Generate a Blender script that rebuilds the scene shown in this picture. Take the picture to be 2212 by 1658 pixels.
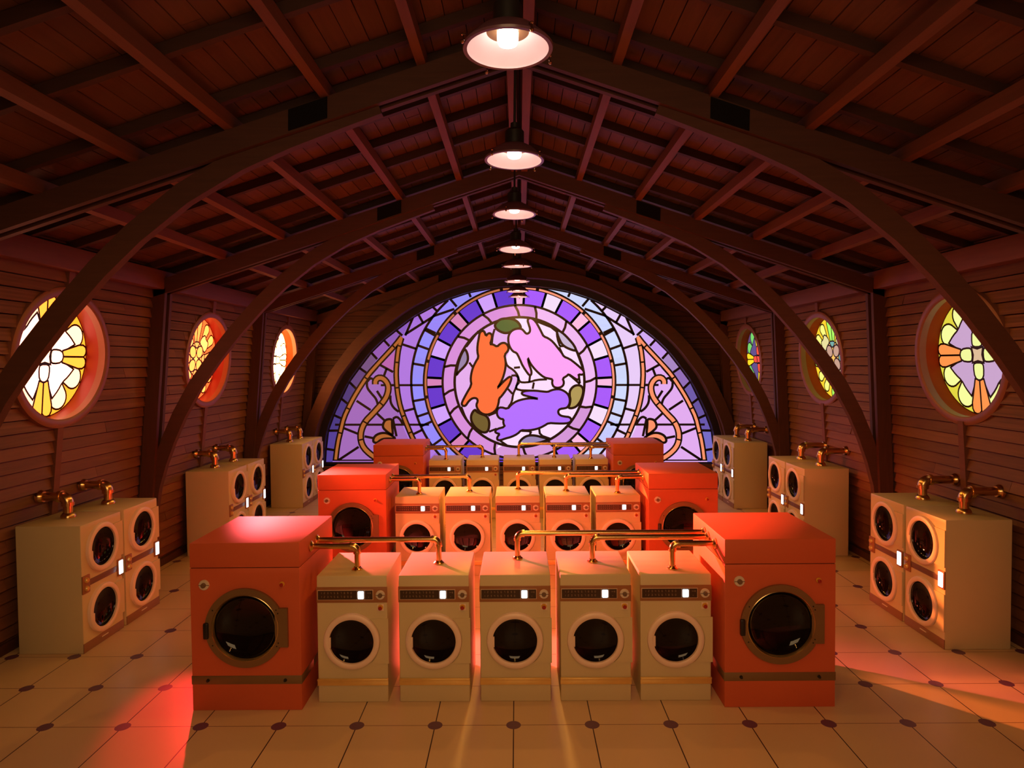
import bpy, bmesh, math, random
from mathutils import Matrix, Vector
from mathutils.geometry import tessellate_polygon
random.seed(7)
PI = math.pi
S = bpy.context.scene
for _o in list(bpy.data.objects):
    bpy.data.objects.remove(_o)
COL = S.collection

# ------------------------------------------------------------------ camera, world, exposure
cam_d = bpy.data.cameras.new('camera'); cam_d.sensor_width = 36.0; cam_d.lens = 1394.89 / 2212 * 36
cam_d.clip_start = 0.05; cam_d.clip_end = 200
cam = bpy.data.objects.new('camera', cam_d); COL.objects.link(cam)
cam.matrix_world = Matrix(((0.9999, 0.0086, 0.0073, 0.05828), (0.0070, 0.0308, -0.9995, -4.85244),
                           (-0.0088, 0.9995, 0.0307, 2.75503), (0, 0, 0, 1)))
S.camera = cam
w = bpy.data.worlds.new('world'); S.world = w; w.use_nodes = True
w.node_tree.nodes['Background'].inputs[0].default_value = (0.001, 0.0006, 0.0005, 1)
S.view_settings.view_transform = 'Standard'; S.view_settings.look = 'None'
S.view_settings.exposure = 0.0; S.view_settings.gamma = 1.0; S.view_settings.use_curve_mapping = False
try:
    S.cycles.use_denoising = True
    S.cycles.max_bounces = 8; S.cycles.diffuse_bounces = 4; S.cycles.sample_clamp_indirect = 6.0
    S.cycles.caustics_reflective = False; S.cycles.caustics_refractive = False
except Exception:
    pass

def spot(name, loc, target, power, color, half, blend=0.5, radius=0.12):
    d = bpy.data.lights.new(name, 'SPOT'); d.energy = power; d.color = color
    d.spot_size = math.radians(2 * half); d.spot_blend = blend; d.shadow_soft_size = radius
    o = bpy.data.objects.new(name, d); COL.objects.link(o); o.location = loc
    v = Vector(target) - Vector(loc); o.rotation_euler = v.to_track_quat('-Z', 'Y').to_euler()
    return o
# aimed spots added just inside the three glowing left windows, for their beams
spot('window_spot', (-4.62, 2.15, 2.75), (1.2, 3.60, 0.55), 1250, (1, 0.15, 0.06), 18, 0.7, 0.22)
spot('window_spot', (-4.60, 5.28, 2.78), (0.35, 0.40, 0.85), 10500, (1, 0.10, 0.12), 20, 0.7, 0.10)
spot('window_spot', (-4.60, 8.42, 2.85), (3.3, 0.30, 0.0), 15000, (1, 0.20, 0.04), 10, 0.4, 0.10)
spot('window_spot', (-4.60, 5.28, 2.78), (-2.70, 0.05, 0.0), 1150, (1, 0.03, 0.03), 4.6, 0.8, 0.06)
spot('window_spot', (-4.60, 8.30, 2.80), (-3.95, 9.45, 1.9), 55, (1, 0.30, 0.08), 32, 0.9, 0.20)  # weak spot added to warm the arch timber beside the far window
spot('window_spot', (-4.60, 5.10, 2.80), (-1.86, 0.70, 1.352), 90, (1, 0.55, 0.12), 4.0, 1.0, 0.05)  # narrow amber spot added for the warm sheen on the left dryer's top

# ------------------------------------------------------------------ materials
def lin(c):
    return tuple((v / 255 / 12.92) if v / 255 <= 0.04045 else ((v / 255 + 0.055) / 1.055) ** 2.4 for v in c)
def mat(name, col, rough=0.5, metal=0.0, noise=0.06, nscale=6.0, spec=0.5, bump=0.0, coat=0.0):
    m = bpy.data.materials.new(name); m.use_nodes = True
    nt = m.node_tree; b = nt.nodes['Principled BSDF']
    b.inputs['Roughness'].default_value = rough; b.inputs['Metallic'].default_value = metal
    b.inputs['Specular IOR Level'].default_value = spec; b.inputs['Coat Weight'].default_value = coat
    tc = nt.nodes.new('ShaderNodeTexCoord'); n = nt.nodes.new('ShaderNodeTexNoise')
    n.inputs['Scale'].default_value = nscale; n.inputs['Detail'].default_value = 4
    nt.links.new(tc.outputs['Object'], n.inputs['Vector'])
    mx = nt.nodes.new('ShaderNodeMix'); mx.data_type = 'RGBA'
    mx.inputs[6].default_value = (*[min(1, c * (1 - noise)) for c in col], 1)
    mx.inputs[7].default_value = (*[min(1, c * (1 + noise)) for c in col], 1)
    nt.links.new(n.outputs['Fac'], mx.inputs[0]); nt.links.new(mx.outputs[2], b.inputs['Base Color'])
    if bump:
        bp = nt.nodes.new('ShaderNodeBump'); bp.inputs['Strength'].default_value = bump; bp.inputs['Distance'].default_value = 0.01
        nt.links.new(n.outputs['Fac'], bp.inputs['Height']); nt.links.new(bp.outputs[0], b.inputs['Normal'])
    return m
def wood(name, dark, light, axis, rough=0.62):
    """timber with grain stretched along one axis and a different tone per plank"""
    m = bpy.data.materials.new(name); m.use_nodes = True
    nt = m.node_tree; b = nt.nodes['Principled BSDF']; b.inputs['Roughness'].default_value = rough
    b.inputs['Specular IOR Level'].default_value = 0.35
    tc = nt.nodes.new('ShaderNodeTexCoord'); mp = nt.nodes.new('ShaderNodeMapping')
    sc = [14, 14, 14]; sc[axis] = 1.1; mp.inputs['Scale'].default_value = sc
    geo = nt.nodes.new('ShaderNodeNewGeometry')
    n = nt.nodes.new('ShaderNodeTexNoise'); n.inputs['Scale'].default_value = 2.2; n.inputs['Detail'].default_value = 6
    n.inputs['Distortion'].default_value = 0.6; n.noise_dimensions = '4D'
    nt.links.new(tc.outputs['Object'], mp.inputs['Vector']); nt.links.new(mp.outputs[0], n.inputs['Vector'])
    ml = nt.nodes.new('ShaderNodeMath'); ml.operation = 'MULTIPLY'; ml.inputs[1].default_value = 30
    nt.links.new(geo.outputs['Random Per Island'], ml.inputs[0]); nt.links.new(ml.outputs[0], n.inputs['W'])
    ad = nt.nodes.new('ShaderNodeMath'); ad.operation = 'MULTIPLY_ADD'; ad.inputs[1].default_value = 0.55; ad.use_clamp = True
    sb = nt.nodes.new('ShaderNodeMath'); sb.operation = 'SUBTRACT'; sb.inputs[1].default_value = 0.28
    nt.links.new(n.outputs['Fac'], sb.inputs[0])
    nt.links.new(geo.outputs['Random Per Island'], ad.inputs[0]); nt.links.new(sb.outputs[0], ad.inputs[2])
    mx = nt.nodes.new('ShaderNodeMix'); mx.data_type = 'RGBA'
    mx.inputs[6].default_value = (*dark, 1); mx.inputs[7].default_value = (*light, 1)
    nt.links.new(ad.outputs[0], mx.inputs[0]); nt.links.new(mx.outputs[2], b.inputs['Base Color'])
    bp = nt.nodes.new('ShaderNodeBump'); bp.inputs['Strength'].default_value = 0.25; bp.inputs['Distance'].default_value = 0.006
    nt.links.new(n.outputs['Fac'], bp.inputs['Height']); nt.links.new(bp.outputs[0], b.inputs['Normal'])
    return m
def glow(name, col, strength=1.0):
    m = bpy.data.materials.new(name); m.use_nodes = True
    b = m.node_tree.nodes['Principled BSDF']
    b.inputs['Base Color'].default_value = (*[c * 0.05 for c in col], 1); b.inputs['Roughness'].default_value = 0.35
    b.inputs['Specular IOR Level'].default_value = 0.2
    b.inputs['Emission Color'].default_value = (*col, 1); b.inputs['Emission Strength'].default_value = strength
    return m
_panes = {}
def pane(rgb, k=1.0):
    key = (tuple(rgb), k)
    if key not in _panes:
        _panes[key] = glow('lit_glass', lin(rgb), k)
    return _panes[key]
def pane_l(c):
    key = ('l', tuple(c))
    if key not in _panes:
        mx = max(c); _panes[key] = glow('lit_glass', tuple(v / mx for v in c), mx)
    return _panes[key]

M_WALL = wood('siding_wood', (0.11, 0.043, 0.024), (0.23, 0.096, 0.052), 1)
M_WALLX = wood('end_siding_wood', (0.08, 0.032, 0.02), (0.15, 0.065, 0.038), 0)
M_DECK = wood('deck_wood', (0.07, 0.028, 0.016), (0.14, 0.058, 0.032), 1)
M_BEAM = wood('beam_wood', (0.062, 0.022, 0.013), (0.105, 0.038, 0.022), 0)
M_POST = wood('post_wood', (0.062, 0.022, 0.013), (0.105, 0.038, 0.022), 2)
M_PURL = wood('purlin_wood', (0.13, 0.046, 0.026), (0.20, 0.075, 0.042), 1)
M_RAFT = wood('rafter_wood', (0.04, 0.016, 0.010), (0.07, 0.026, 0.016), 0)
M_RING = mat('window_trim_paint', (0.24, 0.09, 0.055), 0.42, noise=0.1, nscale=9)
M_REVGLOW = mat('reveal_glow_tint', (0.26, 0.010, 0.014), 0.4, noise=0.08, nscale=9)  # red spill from the panes painted into the reveal colour
M_REVEAL = mat('window_reveal_paint', (0.30, 0.055, 0.012), 0.75, noise=0.12, nscale=9, spec=0.1)
M_CREAM = mat('cream_paint', (0.65, 0.56, 0.33), 0.42, noise=0.03, nscale=3)
M_RINGW = mat('door_ring_plastic', (0.86, 0.69, 0.58), 0.4, noise=0.02)
M_ORANGE = mat('orange_paint', (0.62, 0.122, 0.048), 0.58, noise=0.04, nscale=3, spec=0.3)
M_BAND = mat('brown_band', (0.34, 0.145, 0.06), 0.35, noise=0.08)
M_GOLD = mat('gold_strip', (0.95, 0.64, 0.22), 0.30, 0.6, noise=0.12, nscale=12)
M_BRASS = mat('brass', (0.78, 0.50, 0.20), 0.24, 1.0, noise=0.12, nscale=10)
M_BRONZE = mat('bronze_door', (0.26, 0.17, 0.085), 0.38, 0.55, noise=0.08)
M_LIP = mat('bronze_lip', (0.60, 0.42, 0.18), 0.25, 0.9, noise=0.05)
M_BLACK = mat('black_plastic', (0.012, 0.010, 0.010), 0.35)
M_DOORGL = mat('dark_door_glass', (0.006, 0.004, 0.004), 0.04, noise=0.0, spec=0.3)
M_PANEL = mat('panel_dark', (0.045, 0.022, 0.012), 0.3)
M_OUTLINE = mat('panel_outline', (0.62, 0.46, 0.34), 0.4)
M_MARK = mat('panel_mark', (0.22, 0.155, 0.10), 0.5)
M_SCREEN = glow('lit_screen', (0.86, 0.95, 1.0), 3.0)
M_DIALW = mat('dial_white', (0.70, 0.62, 0.52), 0.4)
M_DIALC = mat('dial_core', (0.16, 0.10, 0.06), 0.35)
M_RED = mat('red_button', (0.35, 0.02, 0.015), 0.3)
M_YEL = mat('yellow_collar', (0.75, 0.40, 0.04), 0.4)
M_KICK = mat('kick_plate', (0.27, 0.13, 0.07), 0.4)
M_STRIPE = mat('stacker_band', (0.20, 0.10, 0.085), 0.28)
M_LEAD = mat('window_lead', (0.014, 0.006, 0.012), 0.5)
M_SHADE = mat('lamp_enamel', (0.16, 0.07, 0.10), 0.3)
M_REFL = mat('lamp_reflector', (0.95, 0.74, 0.80), 0.4)
M_CLIP = mat('lamp_clip_metal', (0.55, 0.45, 0.4), 0.2, 1.0)
M_CORD = mat('lamp_black', (0.016, 0.013, 0.011), 0.45)
M_BULB = glow('bulb_glow', (1.0, 0.74, 0.60), 15.0)
M_SLAB = mat('matte_dark', (0.008, 0.006, 0.006), 0.8, spec=0.1)

def floor_mat():
    m = bpy.data.materials.new('floor_tiles'); m.use_nodes = True
    nt = m.node_tree; b = nt.nodes['Principled BSDF']
    L = nt.links; N = nt.nodes.new
    tc = N('ShaderNodeTexCoord'); sx = N('ShaderNodeSeparateXYZ'); L.new(tc.outputs['Object'], sx.inputs[0])
    def mth(op, a, bb=None, cc=None):
        n = N('ShaderNodeMath'); n.operation = op
        for i, v in enumerate((a, bb, cc)):
            if v is None: continue
            if isinstance(v, (int, float)): n.inputs[i].default_value = v
            else: L.new(v, n.inputs[i])
        return n.outputs[0]
    def dist(s):   # distance to the nearest grid line, 0.6 m apart
        t = mth('MULTIPLY', s, 1 / 0.6); f = mth('ROUND', t); return mth('MULTIPLY', mth('ABSOLUTE', mth('SUBTRACT', t, f)), 0.6)
    dx, dy = dist(sx.outputs[0]), dist(sx.outputs[1])
    r = mth('SQRT', mth('ADD', mth('MULTIPLY', dx, dx), mth('MULTIPLY', dy, dy)))
    dot = mth('LESS_THAN', r, 0.056)
    lx = mth('LESS_THAN', dx, 0.0042); ly = mth('LESS_THAN', dy, 0.0030)
    nz = N('ShaderNodeTexNoise'); nz.inputs['Scale'].default_value = 1.3; nz.inputs['Detail'].default_value = 5
    L.new(tc.outputs['Object'], nz.inputs['Vector'])
    def mix(f, a, c):
        n = N('ShaderNodeMix'); n.data_type = 'RGBA'; L.new(f, n.inputs[0])
        for i, v in ((6, a), (7, c)):
            if isinstance(v, tuple): n.inputs[i].default_value = (*v, 1)
            else: L.new(v, n.inputs[i])
        return n.outputs[2]
    c = mix(nz.outputs['Fac'], (0.62, 0.46, 0.28), (0.72, 0.55, 0.34))
    c = mix(ly, c, (0.16, 0.06, 0.04)); c = mix(lx, c, (0.03, 0.008, 0.010)); c = mix(dot, c, (0.13, 0.055, 0.13))
    L.new(c, b.inputs['Base Color']); b.inputs['Roughness'].default_value = 0.36
    h = mth('SUBTRACT', 1.0, mth('MAXIMUM', lx, ly))
    bp = N('ShaderNodeBump'); bp.inputs['Strength'].default_value = 0.5; bp.inputs['Distance'].default_value = 0.004
    L.new(h, bp.inputs['Height']); L.new(bp.outputs[0], b.inputs['Normal'])
    return m

# ------------------------------------------------------------------ mesh helpers
class MB:
    def __init__(s): s.bm = bmesh.new(); s.mats = []
    def mi(s, m):
        if m not in s.mats: s.mats.append(m)
        return s.mats.index(m)
    def poly(s, pts, m=None, tri=False):
        v = [s.bm.verts.new(p) for p in pts]; idx = s.mi(m) if m else 0
        if not tri: s.bm.faces.new(v).material_index = idx; return
        for t in tessellate_polygon([[Vector(p) for p in pts]]):
            try: s.bm.faces.new([v[i] for i in t]).material_index = idx
            except ValueError: pass
    def box(s, x0, x1, y0, y1, z0, z1, bev=0.0, m=None, seg=2):
        t = bmesh.new()
        bmesh.ops.create_cube(t, size=1, matrix=Matrix.Translation(((x0 + x1) / 2, (y0 + y1) / 2, (z0 + z1) / 2)) @
                              Matrix.Diagonal((abs(x1 - x0), abs(y1 - y0), abs(z1 - z0), 1)))
        if bev: bmesh.ops.bevel(t, geom=t.edges[:], offset=bev, segments=seg, affect='EDGES', profile=0.5)
        s.add(t, m)
    def add(s, t, m=None):
        idx = s.mi(m) if m else 0
        vm = {v: s.bm.verts.new(v.co) for v in t.verts}
        for f in t.faces:
            try:
                g = s.bm.faces.new([vm[v] for v in f.verts]); g.material_index = idx
            except ValueError: pass
        t.free()
    def hexa(s, p, m=None):
        """8 corners: 4 of one end, 4 of the other"""
        v = [s.bm.verts.new(q) for q in p]; idx = s.mi(m) if m else 0
        for f in ((3, 2, 1, 0), (4, 5, 6, 7), (0, 1, 5, 4), (1, 2, 6, 5), (2, 3, 7, 6), (3, 0, 4, 7)):
            s.bm.faces.new([v[i] for i in f]).material_index = idx
    def tube(s, path, r, n=16, caps=True, m=None):
        pts = [Vector(q) for q in path]; rings = []; idx = s.mi(m) if m else 0
        up = Vector((0.123, 0.37, 0.92))
        for i, q in enumerate(pts):
            d = (pts[min(i + 1, len(pts) - 1)] - pts[max(i - 1, 0)]).normalized()
            if abs(d.dot(up)) > 0.95: up = Vector((0.9, 0.3, 0.1))
            a = d.cross(up).normalized(); bb = d.cross(a).normalized()
            rr = r[i] if isinstance(r, (list, tuple)) else r
            rings.append([s.bm.verts.new(q + rr * (math.cos(2 * PI * k / n) * a + math.sin(2 * PI * k / n) * bb)) for k in range(n)])
            up = a.cross(d)
        for i in range(len(rings) - 1):
            for k in range(n):
                s.bm.faces.new((rings[i][k], rings[i][(k + 1) % n], rings[i + 1][(k + 1) % n], rings[i + 1][k])).material_index = idx
        if caps:
            s.bm.faces.new(rings[0][::-1]).material_index = idx; s.bm.faces.new(rings[-1]).material_index = idx
    def lathe(s, prof, n=48, axis='z', m=None, c=(0, 0, 0)):
        """prof: (radius, height) pairs turned round the axis; axis 'y' runs height along +Y"""
        rings = []; idx = s.mi(m) if m else 0
        for r, h in prof:
            if r < 1e-6:
                q = (0, 0, h) if axis == 'z' else (0, h, 0)
                rings.append([s.bm.verts.new(Vector(q) + Vector(c))])
            else:
                ring = []
                for k in range(n):
                    a = 2 * PI * k / n
                    q = (r * math.cos(a), r * math.sin(a), h) if axis == 'z' else (r * math.cos(a), h, r * math.sin(a))
                    ring.append(s.bm.verts.new(Vector(q) + Vector(c)))
                rings.append(ring)
        for i in range(len(rings) - 1):
            A, B = rings[i], rings[i + 1]
            for k in range(n):
                if len(A) == 1 and len(B) == 1: continue
                if len(A) == 1: q = (A[0], B[k], B[(k + 1) % n])
                elif len(B) == 1: q = (A[k], A[(k + 1) % n], B[0])
                else: q = (A[k], A[(k + 1) % n], B[(k + 1) % n], B[k])
                s.bm.faces.new(q).material_index = idx
    def prism(s, pts, y0, y1, m=None, bev=0.0):
        """closed outline in x,z extruded from y0 to y1"""
        t = bmesh.new()
        a = [t.verts.new((x, y0, z)) for x, z in pts]; bb = [t.verts.new((x, y1, z)) for x, z in pts]
        n = len(pts)
        for q in tessellate_polygon([[Vector((x, 0, z)) for x, z in pts]]):
            t.faces.new([a[i] for i in q]); t.faces.new([bb[i] for i in reversed(q)])
        for i in range(n): t.faces.new((a[(i + 1) % n], a[i], bb[i], bb[(i + 1) % n]))
        s.add(t, m)
    def ribbon(s, pts, wd, y, closed=False, m=None, depth=0.0):
        """flat strip of constant width along a polyline in x,z, standing at y"""
        P = [Vector((a, b)) for a, b in pts]
        Q = [P[0]]
        for q in P[1:]:
            if (q - Q[-1]).length > 1e-5: Q.append(q)
        if closed and (Q[0] - Q[-1]).length < 1e-5: Q.pop()
        n = len(Q)
        if n < 2: return
        Lf, Rt = [], []
        for i in range(n):
            if closed: a, bq = Q[i - 1], Q[(i + 1) % n]
            else: a, bq = Q[max(i - 1, 0)], Q[min(i + 1, n - 1)]
            d1 = (Q[i] - a); d2 = (bq - Q[i])
            d1 = d1.normalized() if d1.length > 0 else d2.normalized(); d2 = d2.normalized() if d2.length > 0 else d1
            n1 = Vector((-d1.y, d1.x)); n2 = Vector((-d2.y, d2.x)); nn = (n1 + n2)
            if nn.length < 0.3: nn = n1
            nn.normalize(); k = wd / 2 / max(0.5, nn.dot(n1))
            Lf.append(s.bm.verts.new((Q[i].x + nn.x * k, y, Q[i].y + nn.y * k)))
            Rt.append(s.bm.verts.new((Q[i].x - nn.x * k, y, Q[i].y - nn.y * k)))
        idx = s.mi(m) if m else 0
        for i in range(n if closed else n - 1):
            j = (i + 1) % n
            s.bm.faces.new((Lf[i], Rt[i], Rt[j], Lf[j])).material_index = idx
    def build(s, name, m=None, parent=None, smooth=0.6, label=None, loc=None):
        me = bpy.data.meshes.new(name); bmesh.ops.recalc_face_normals(s.bm, faces=s.bm.faces[:]) if smooth is not False else None
        s.bm.to_mesh(me); s.bm.free()
        for q in (s.mats or [m]): me.materials.append(q)
        if smooth:
            me.shade_smooth(); me.set_sharp_from_angle(angle=smooth)
        o = bpy.data.objects.new(name, me); COL.objects.link(o)
        if parent: o.parent = parent
        if label: o['label'] = label
        if loc: o.location = loc
        return o
def tag(o, label, cat, group=None, kind=None):
    o['label'] = label; o['category'] = cat
    if group: o['group'] = group
    if kind: o['kind'] = kind
    return o
def empty(name, loc=(0, 0, 0), rz=0.0):
    o = bpy.data.objects.new(name, None); COL.objects.link(o); o.location = loc; o.rotation_euler = (0, 0, rz)
    o.empty_display_size = 0.1
    return o
def copy_tree(o, parent=None):
    c = o.copy(); COL.objects.link(c)
    if parent: c.parent = parent
    for ch in [x for x in o.children]: copy_tree(ch, c)
    return c

# the hall is hand built and a little skewed: one map for walls, roof and posts
def sk(x, y, z):
    return (x + 0.066 + 0.004 * y - 0.022 * (3.65 - z), y, z - 0.0093 * x * z / 3.65)
def skew(bm):
    for v in bm.verts: v.co = sk(*v.co)
X0 = lambda y: 0.066 + 0.004 * y
WX = lambda z: 4.96 - 0.085 * z          # wall face, half width at height z
Y_FRONT, Y_BACK = -7.0, 9.80
T_Y = (-2.94, 0.20, 3.34, 6.48, 9.50)       # the trusses
SL = 0.33                                   # roof slope
APEX = 5.13                                 # underside of the rafters at the ridge
W_LEFT = (1.82, 4.95, 8.13); W_RIGHT = (2.03, 5.17, 8.30); W_Z = 2.83

# ------------------------------------------------------------------ floor
b = MB(); b.poly([(-5.2, Y_FRONT, 0), (5.3, Y_FRONT, 0), (5.3, Y_BACK + 0.4, 0), (-5.2, Y_BACK + 0.4, 0)])
fl = b.build('floor', floor_mat(), smooth=False); fl['kind'] = 'structure'; fl.location = (0.012, 0, 0)
fl['label'] = 'cream tiled floor with purple dots at the tile corners'; fl['category'] = 'floor'

# ------------------------------------------------------------------ walls of lapped boards
def side_wall(sign, centres, name, label):
    m = MB(); h = 0.124; R = 0.665
    segs = sorted(set([Y_FRONT, -4.5, -2.9, -1.35, 0.25] + list(centres) + [3.4, 6.55, 9.55, Y_BACK]))
    z = 0.0; row = 0
    while z < 4.12:
        z1 = z + h
        for a, c in zip(segs[:-1], segs[1:]):
            cuts = [a, c]
            if c - a > 1.2 and random.random() < 0.22: cuts.insert(1, a + (c - a) * random.uniform(0.3, 0.7))
            for y0, y1 in zip(cuts[:-1], cuts[1:]):
                near = [q for q in centres if q - R < y1 and q + R > y0]
                hit = near and z < W_Z + R and z1 > W_Z - R
                ns = 6 if hit else 1
                tilt = random.uniform(0.030, 0.042)
                for k in range(ns):
                    hh = h - 0.009
                    za, zb = z + hh * k / ns, z + hh * (k + 1) / ns
                    fa, fb = tilt * (1 - k / ns), tilt * (1 - (k + 1) / ns)
                    def ext(zz):
                        lo, hi = y0 + 0.002, y1 - 0.002
                        for q in (near if hit else ()):
                            dz = abs(zz - W_Z)
                            if dz < R:
                                e = math.sqrt(R * R - dz * dz)
                                if y0 >= q - 0.01: lo = max(lo, q + e)
                                elif y1 <= q + 0.01: hi = min(hi, q - e)
                                elif (y0 + y1) / 2 > q: lo = max(lo, q + e)
                                else: hi = min(hi, q - e)
                        return lo, hi
                    la, ha = ext(za); lb, hb = ext(zb)
                    if ha - la < 0.01 and hb - lb < 0.01: continue
                    ha = max(ha, la + 0.001); hb = max(hb, lb + 0.001)
                    A = WX(za) - fa; B = WX(zb) - fb
                    m.hexa([(sign * A, la, za), (sign * A, ha, za), (sign * (A + 0.045), ha, za), (sign * (A + 0.045), la, za),
                            (sign * B, lb, zb), (sign * B, hb, zb), (sign * (B + 0.045), hb, zb), (sign * (B + 0.045), lb, zb)])
        z = z1; row += 1
    skew(m.bm)
    o = m.build(name, M_WALL, smooth=False); o['kind'] = 'structure'; o['label'] = label; o['category'] = 'wall'
    # upright battens above and below each round window
    for q in centres:
        for za, zb in ((0.02, W_Z - 0.70), (W_Z + 0.70, 3.72)):
            t = MB()
            A, B = WX(za) - 0.052, WX(zb) - 0.052
            t.hexa([(sign * A, q - 0.042, za), (sign * A, q + 0.042, za), (sign * (A + 0.05), q + 0.042, za), (sign * (A + 0.05), q - 0.042, za),
                    (sign * B, q - 0.042, zb), (sign * B, q + 0.042, zb), (sign * (B + 0.05), q + 0.042, zb), (sign * (B + 0.05), q - 0.042, zb)])
            skew(t.bm); t.build('batten', M_PURL, o, smooth=False)
    # wall plate under the eaves
    t = MB(); t.box(sign * 4.48, sign * 4.66, Y_FRONT, Y_BACK, 3.70, 3.93, 0.008); skew(t.bm)
    t.build('wall_plate', M_PURL, o)
    bb = MB(); bb.box(sign * 4.88, sign * 4.93, Y_FRONT, Y_BACK, 0.0, 0.10, 0.006); skew(bb.bm)
    k = bb.build('baseboard_left' if sign < 0 else 'baseboard_right', M_POST); k['kind'] = 'structure'
    return o
side_wall(-1, W_LEFT, 'wall_left', 'left wall of dark red-brown lapped boards')
side_wall(1, W_RIGHT, 'wall_right', 'right wall of dark red-brown lapped boards')

# arched window outline: half widths against height (metres above its sill)
K = 0.0106
ARCH = [(424, 1003), (422, 972), (416, 927), (400.5, 886), (370, 823), (347, 792), (322, 759.6), (292, 730.5), (264, 709), (228, 682),
        (188, 661), (160, 647), (109, 630), (58, 620.5), (0, 617)]
ARCH = [(d * K, (1003 - y) * K) for d, y in ARCH]
BW = (0.108, 9.93, 0.452)                     # foot of the arched window
def arch_half(z, sc=1.0):
    """half width of the arch (grown by sc) at height z above its sill"""
    pts = [(d * sc, q * sc) for d, q in ARCH]
    if z <= 0: return pts[0][0]
    for (d0, z0), (d1, z1) in zip(pts[:-1], pts[1:]):
        if z0 <= z <= z1: return d0 + (d1 - d0) * (z - z0) / (z1 - z0)
    return 0.0
def end_wall(y, name, label, arch):
    m = MB(); h = 0.124; z = 0.0; n_in = 1 if arch else -1
    while z < 5.6:
        ns = 4 if arch else 1; tilt = random.uniform(0.016, 0.026)
        for side in (-1, 1):
            for k in range(ns):
                za, zb = z + (h - 0.009) * k / ns, z + (h - 0.009) * (k + 1) / ns
                fa, fb = tilt * (1 - k / ns), tilt * (1 - (k + 1) / ns)
                def lims(zz):
                    out = min(WX(zz) + 0.02, (5.56 - zz) / SL if zz > 4.0 else 9)
                    inn = 0.0
                    if arch and zz > BW[2] - 0.02: inn = arch_half(zz - BW[2], 1.03)
                    return inn, max(out, 0)
                ia, oa = lims(za); ib, ob = lims(zb)
                if oa - ia < 0.005 and ob - ib < 0.005: continue
                oa = max(oa, ia); ob = max(ob, ib)
                ya, yb = y - n_in * fa, y - n_in * fb; yk = y + n_in * 0.03
                m.hexa([(side * ia, ya, za), (side * oa, ya, za), (side * oa, yk, za), (side * ia, yk, za),
                        (side * ib, yb, zb), (side * ob, yb, zb), (side * ob, yk, zb), (side * ib, yk, zb)])
        z += h
    bmesh.ops.dissolve_degenerate(m.bm, dist=1e-5, edges=m.bm.edges[:])
    skew(m.bm)
    o = m.build(name, M_WALLX, smooth=False); o['kind'] = 'structure'; o['label'] = label; o['category'] = 'wall'
    return o
end_wall(Y_BACK, 'wall_back', 'far end wall of dark boards around the arched window', True)
end_wall(Y_FRONT, 'wall_front', 'near end wall of dark boards', False)

# ------------------------------------------------------------------ ceiling: plank deck with common rafters
m = MB()
ZD = APEX + 0.37                              # deck underside at the ridge
for side in (-1, 1):
    x = 0.0; wd = 0.138
    while x < 5.0:
        y = Y_FRONT
        while y < Y_BACK + 0.1:
            L = random.choice((1.55, 2.3, 3.1)); ye = min(y + L, Y_BACK + 0.12)
            if Y_BACK - ye < 0.5: ye = Y_BACK + 0.12
            xa, xb = x + 0.003, x + wd - 0.004
            dz = random.uniform(-0.002, 0.002)
            za, zb = ZD - SL * xa + dz, ZD - SL * xb + dz
            m.hexa([(side * xa, y + .001, za), (side * xb, y + .001, zb), (side * xb, y + .001, zb + .03), (side * xa, y + .001, za + .03),
                    (side * xa, ye - .001, za), (side * xb, ye - .001, zb), (side * xb, ye - .001, zb + .03), (side * xa, ye - .001, za + .03)])
            y = ye
        x += wd
skew(m.bm)
ceil = m.build('ceiling', M_DECK, smooth=False); ceil['kind'] = 'structure'
ceil['label'] = 'pitched roof deck of reddish planks on dark rafters'; ceil['category'] = 'ceiling'
def sloped(m, side, xa, xb, y0, y1, z_ridge, dep, mt=None):
    """bar following the roof slope: z_ridge is its underside at the ridge"""
    za, zb = z_ridge - SL * xa, z_ridge - SL * xb
    m.hexa([(side * xa, y0, za), (side * xb, y0, zb), (side * xb, y0, zb + dep), (side * xa, y0, za + dep),
            (side * xa, y1, za), (side * xb, y1, zb), (side * xb, y1, zb + dep), (side * xa, y1, za + dep)], mt)
ys = [-6.5, -5.8, -5.1, -4.4, -3.7]
for t_ in T_Y[:-1]: ys += [t_ + q for q in (0.27, 0.93, 1.55, 2.20, 2.95)]
for side in (-1, 1):
    for y in ys:
        if y < Y_FRONT + 0.1 or y > Y_BACK: continue
        t = MB(); sloped(t, side, 0.12, 4.75, y - 0.028, y + 0.028, APEX + 0.285, 0.085); skew(t.bm)
        t.build('rafter', M_RAFT, ceil, smooth=False)

# ridge beam: two boards either side of the lamp cable
rb = empty('ridge_beam', (0, 0, 5.2)); tag(rb, 'double board ridge beam along the roof peak above the lamps', 'beam')
for sx in (-1, 1):
    t = MB(); t.box(sx * 0.025, sx * 0.105, Y_FRONT, Y_BACK, 5.17, 5.40, 0.006)
    for v in t.bm.verts: v.co = Vector(sk(*v.co)) - Vector((0, 0, 5.2))
    t.build('beam_board', M_PURL, rb, smooth=False)
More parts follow.
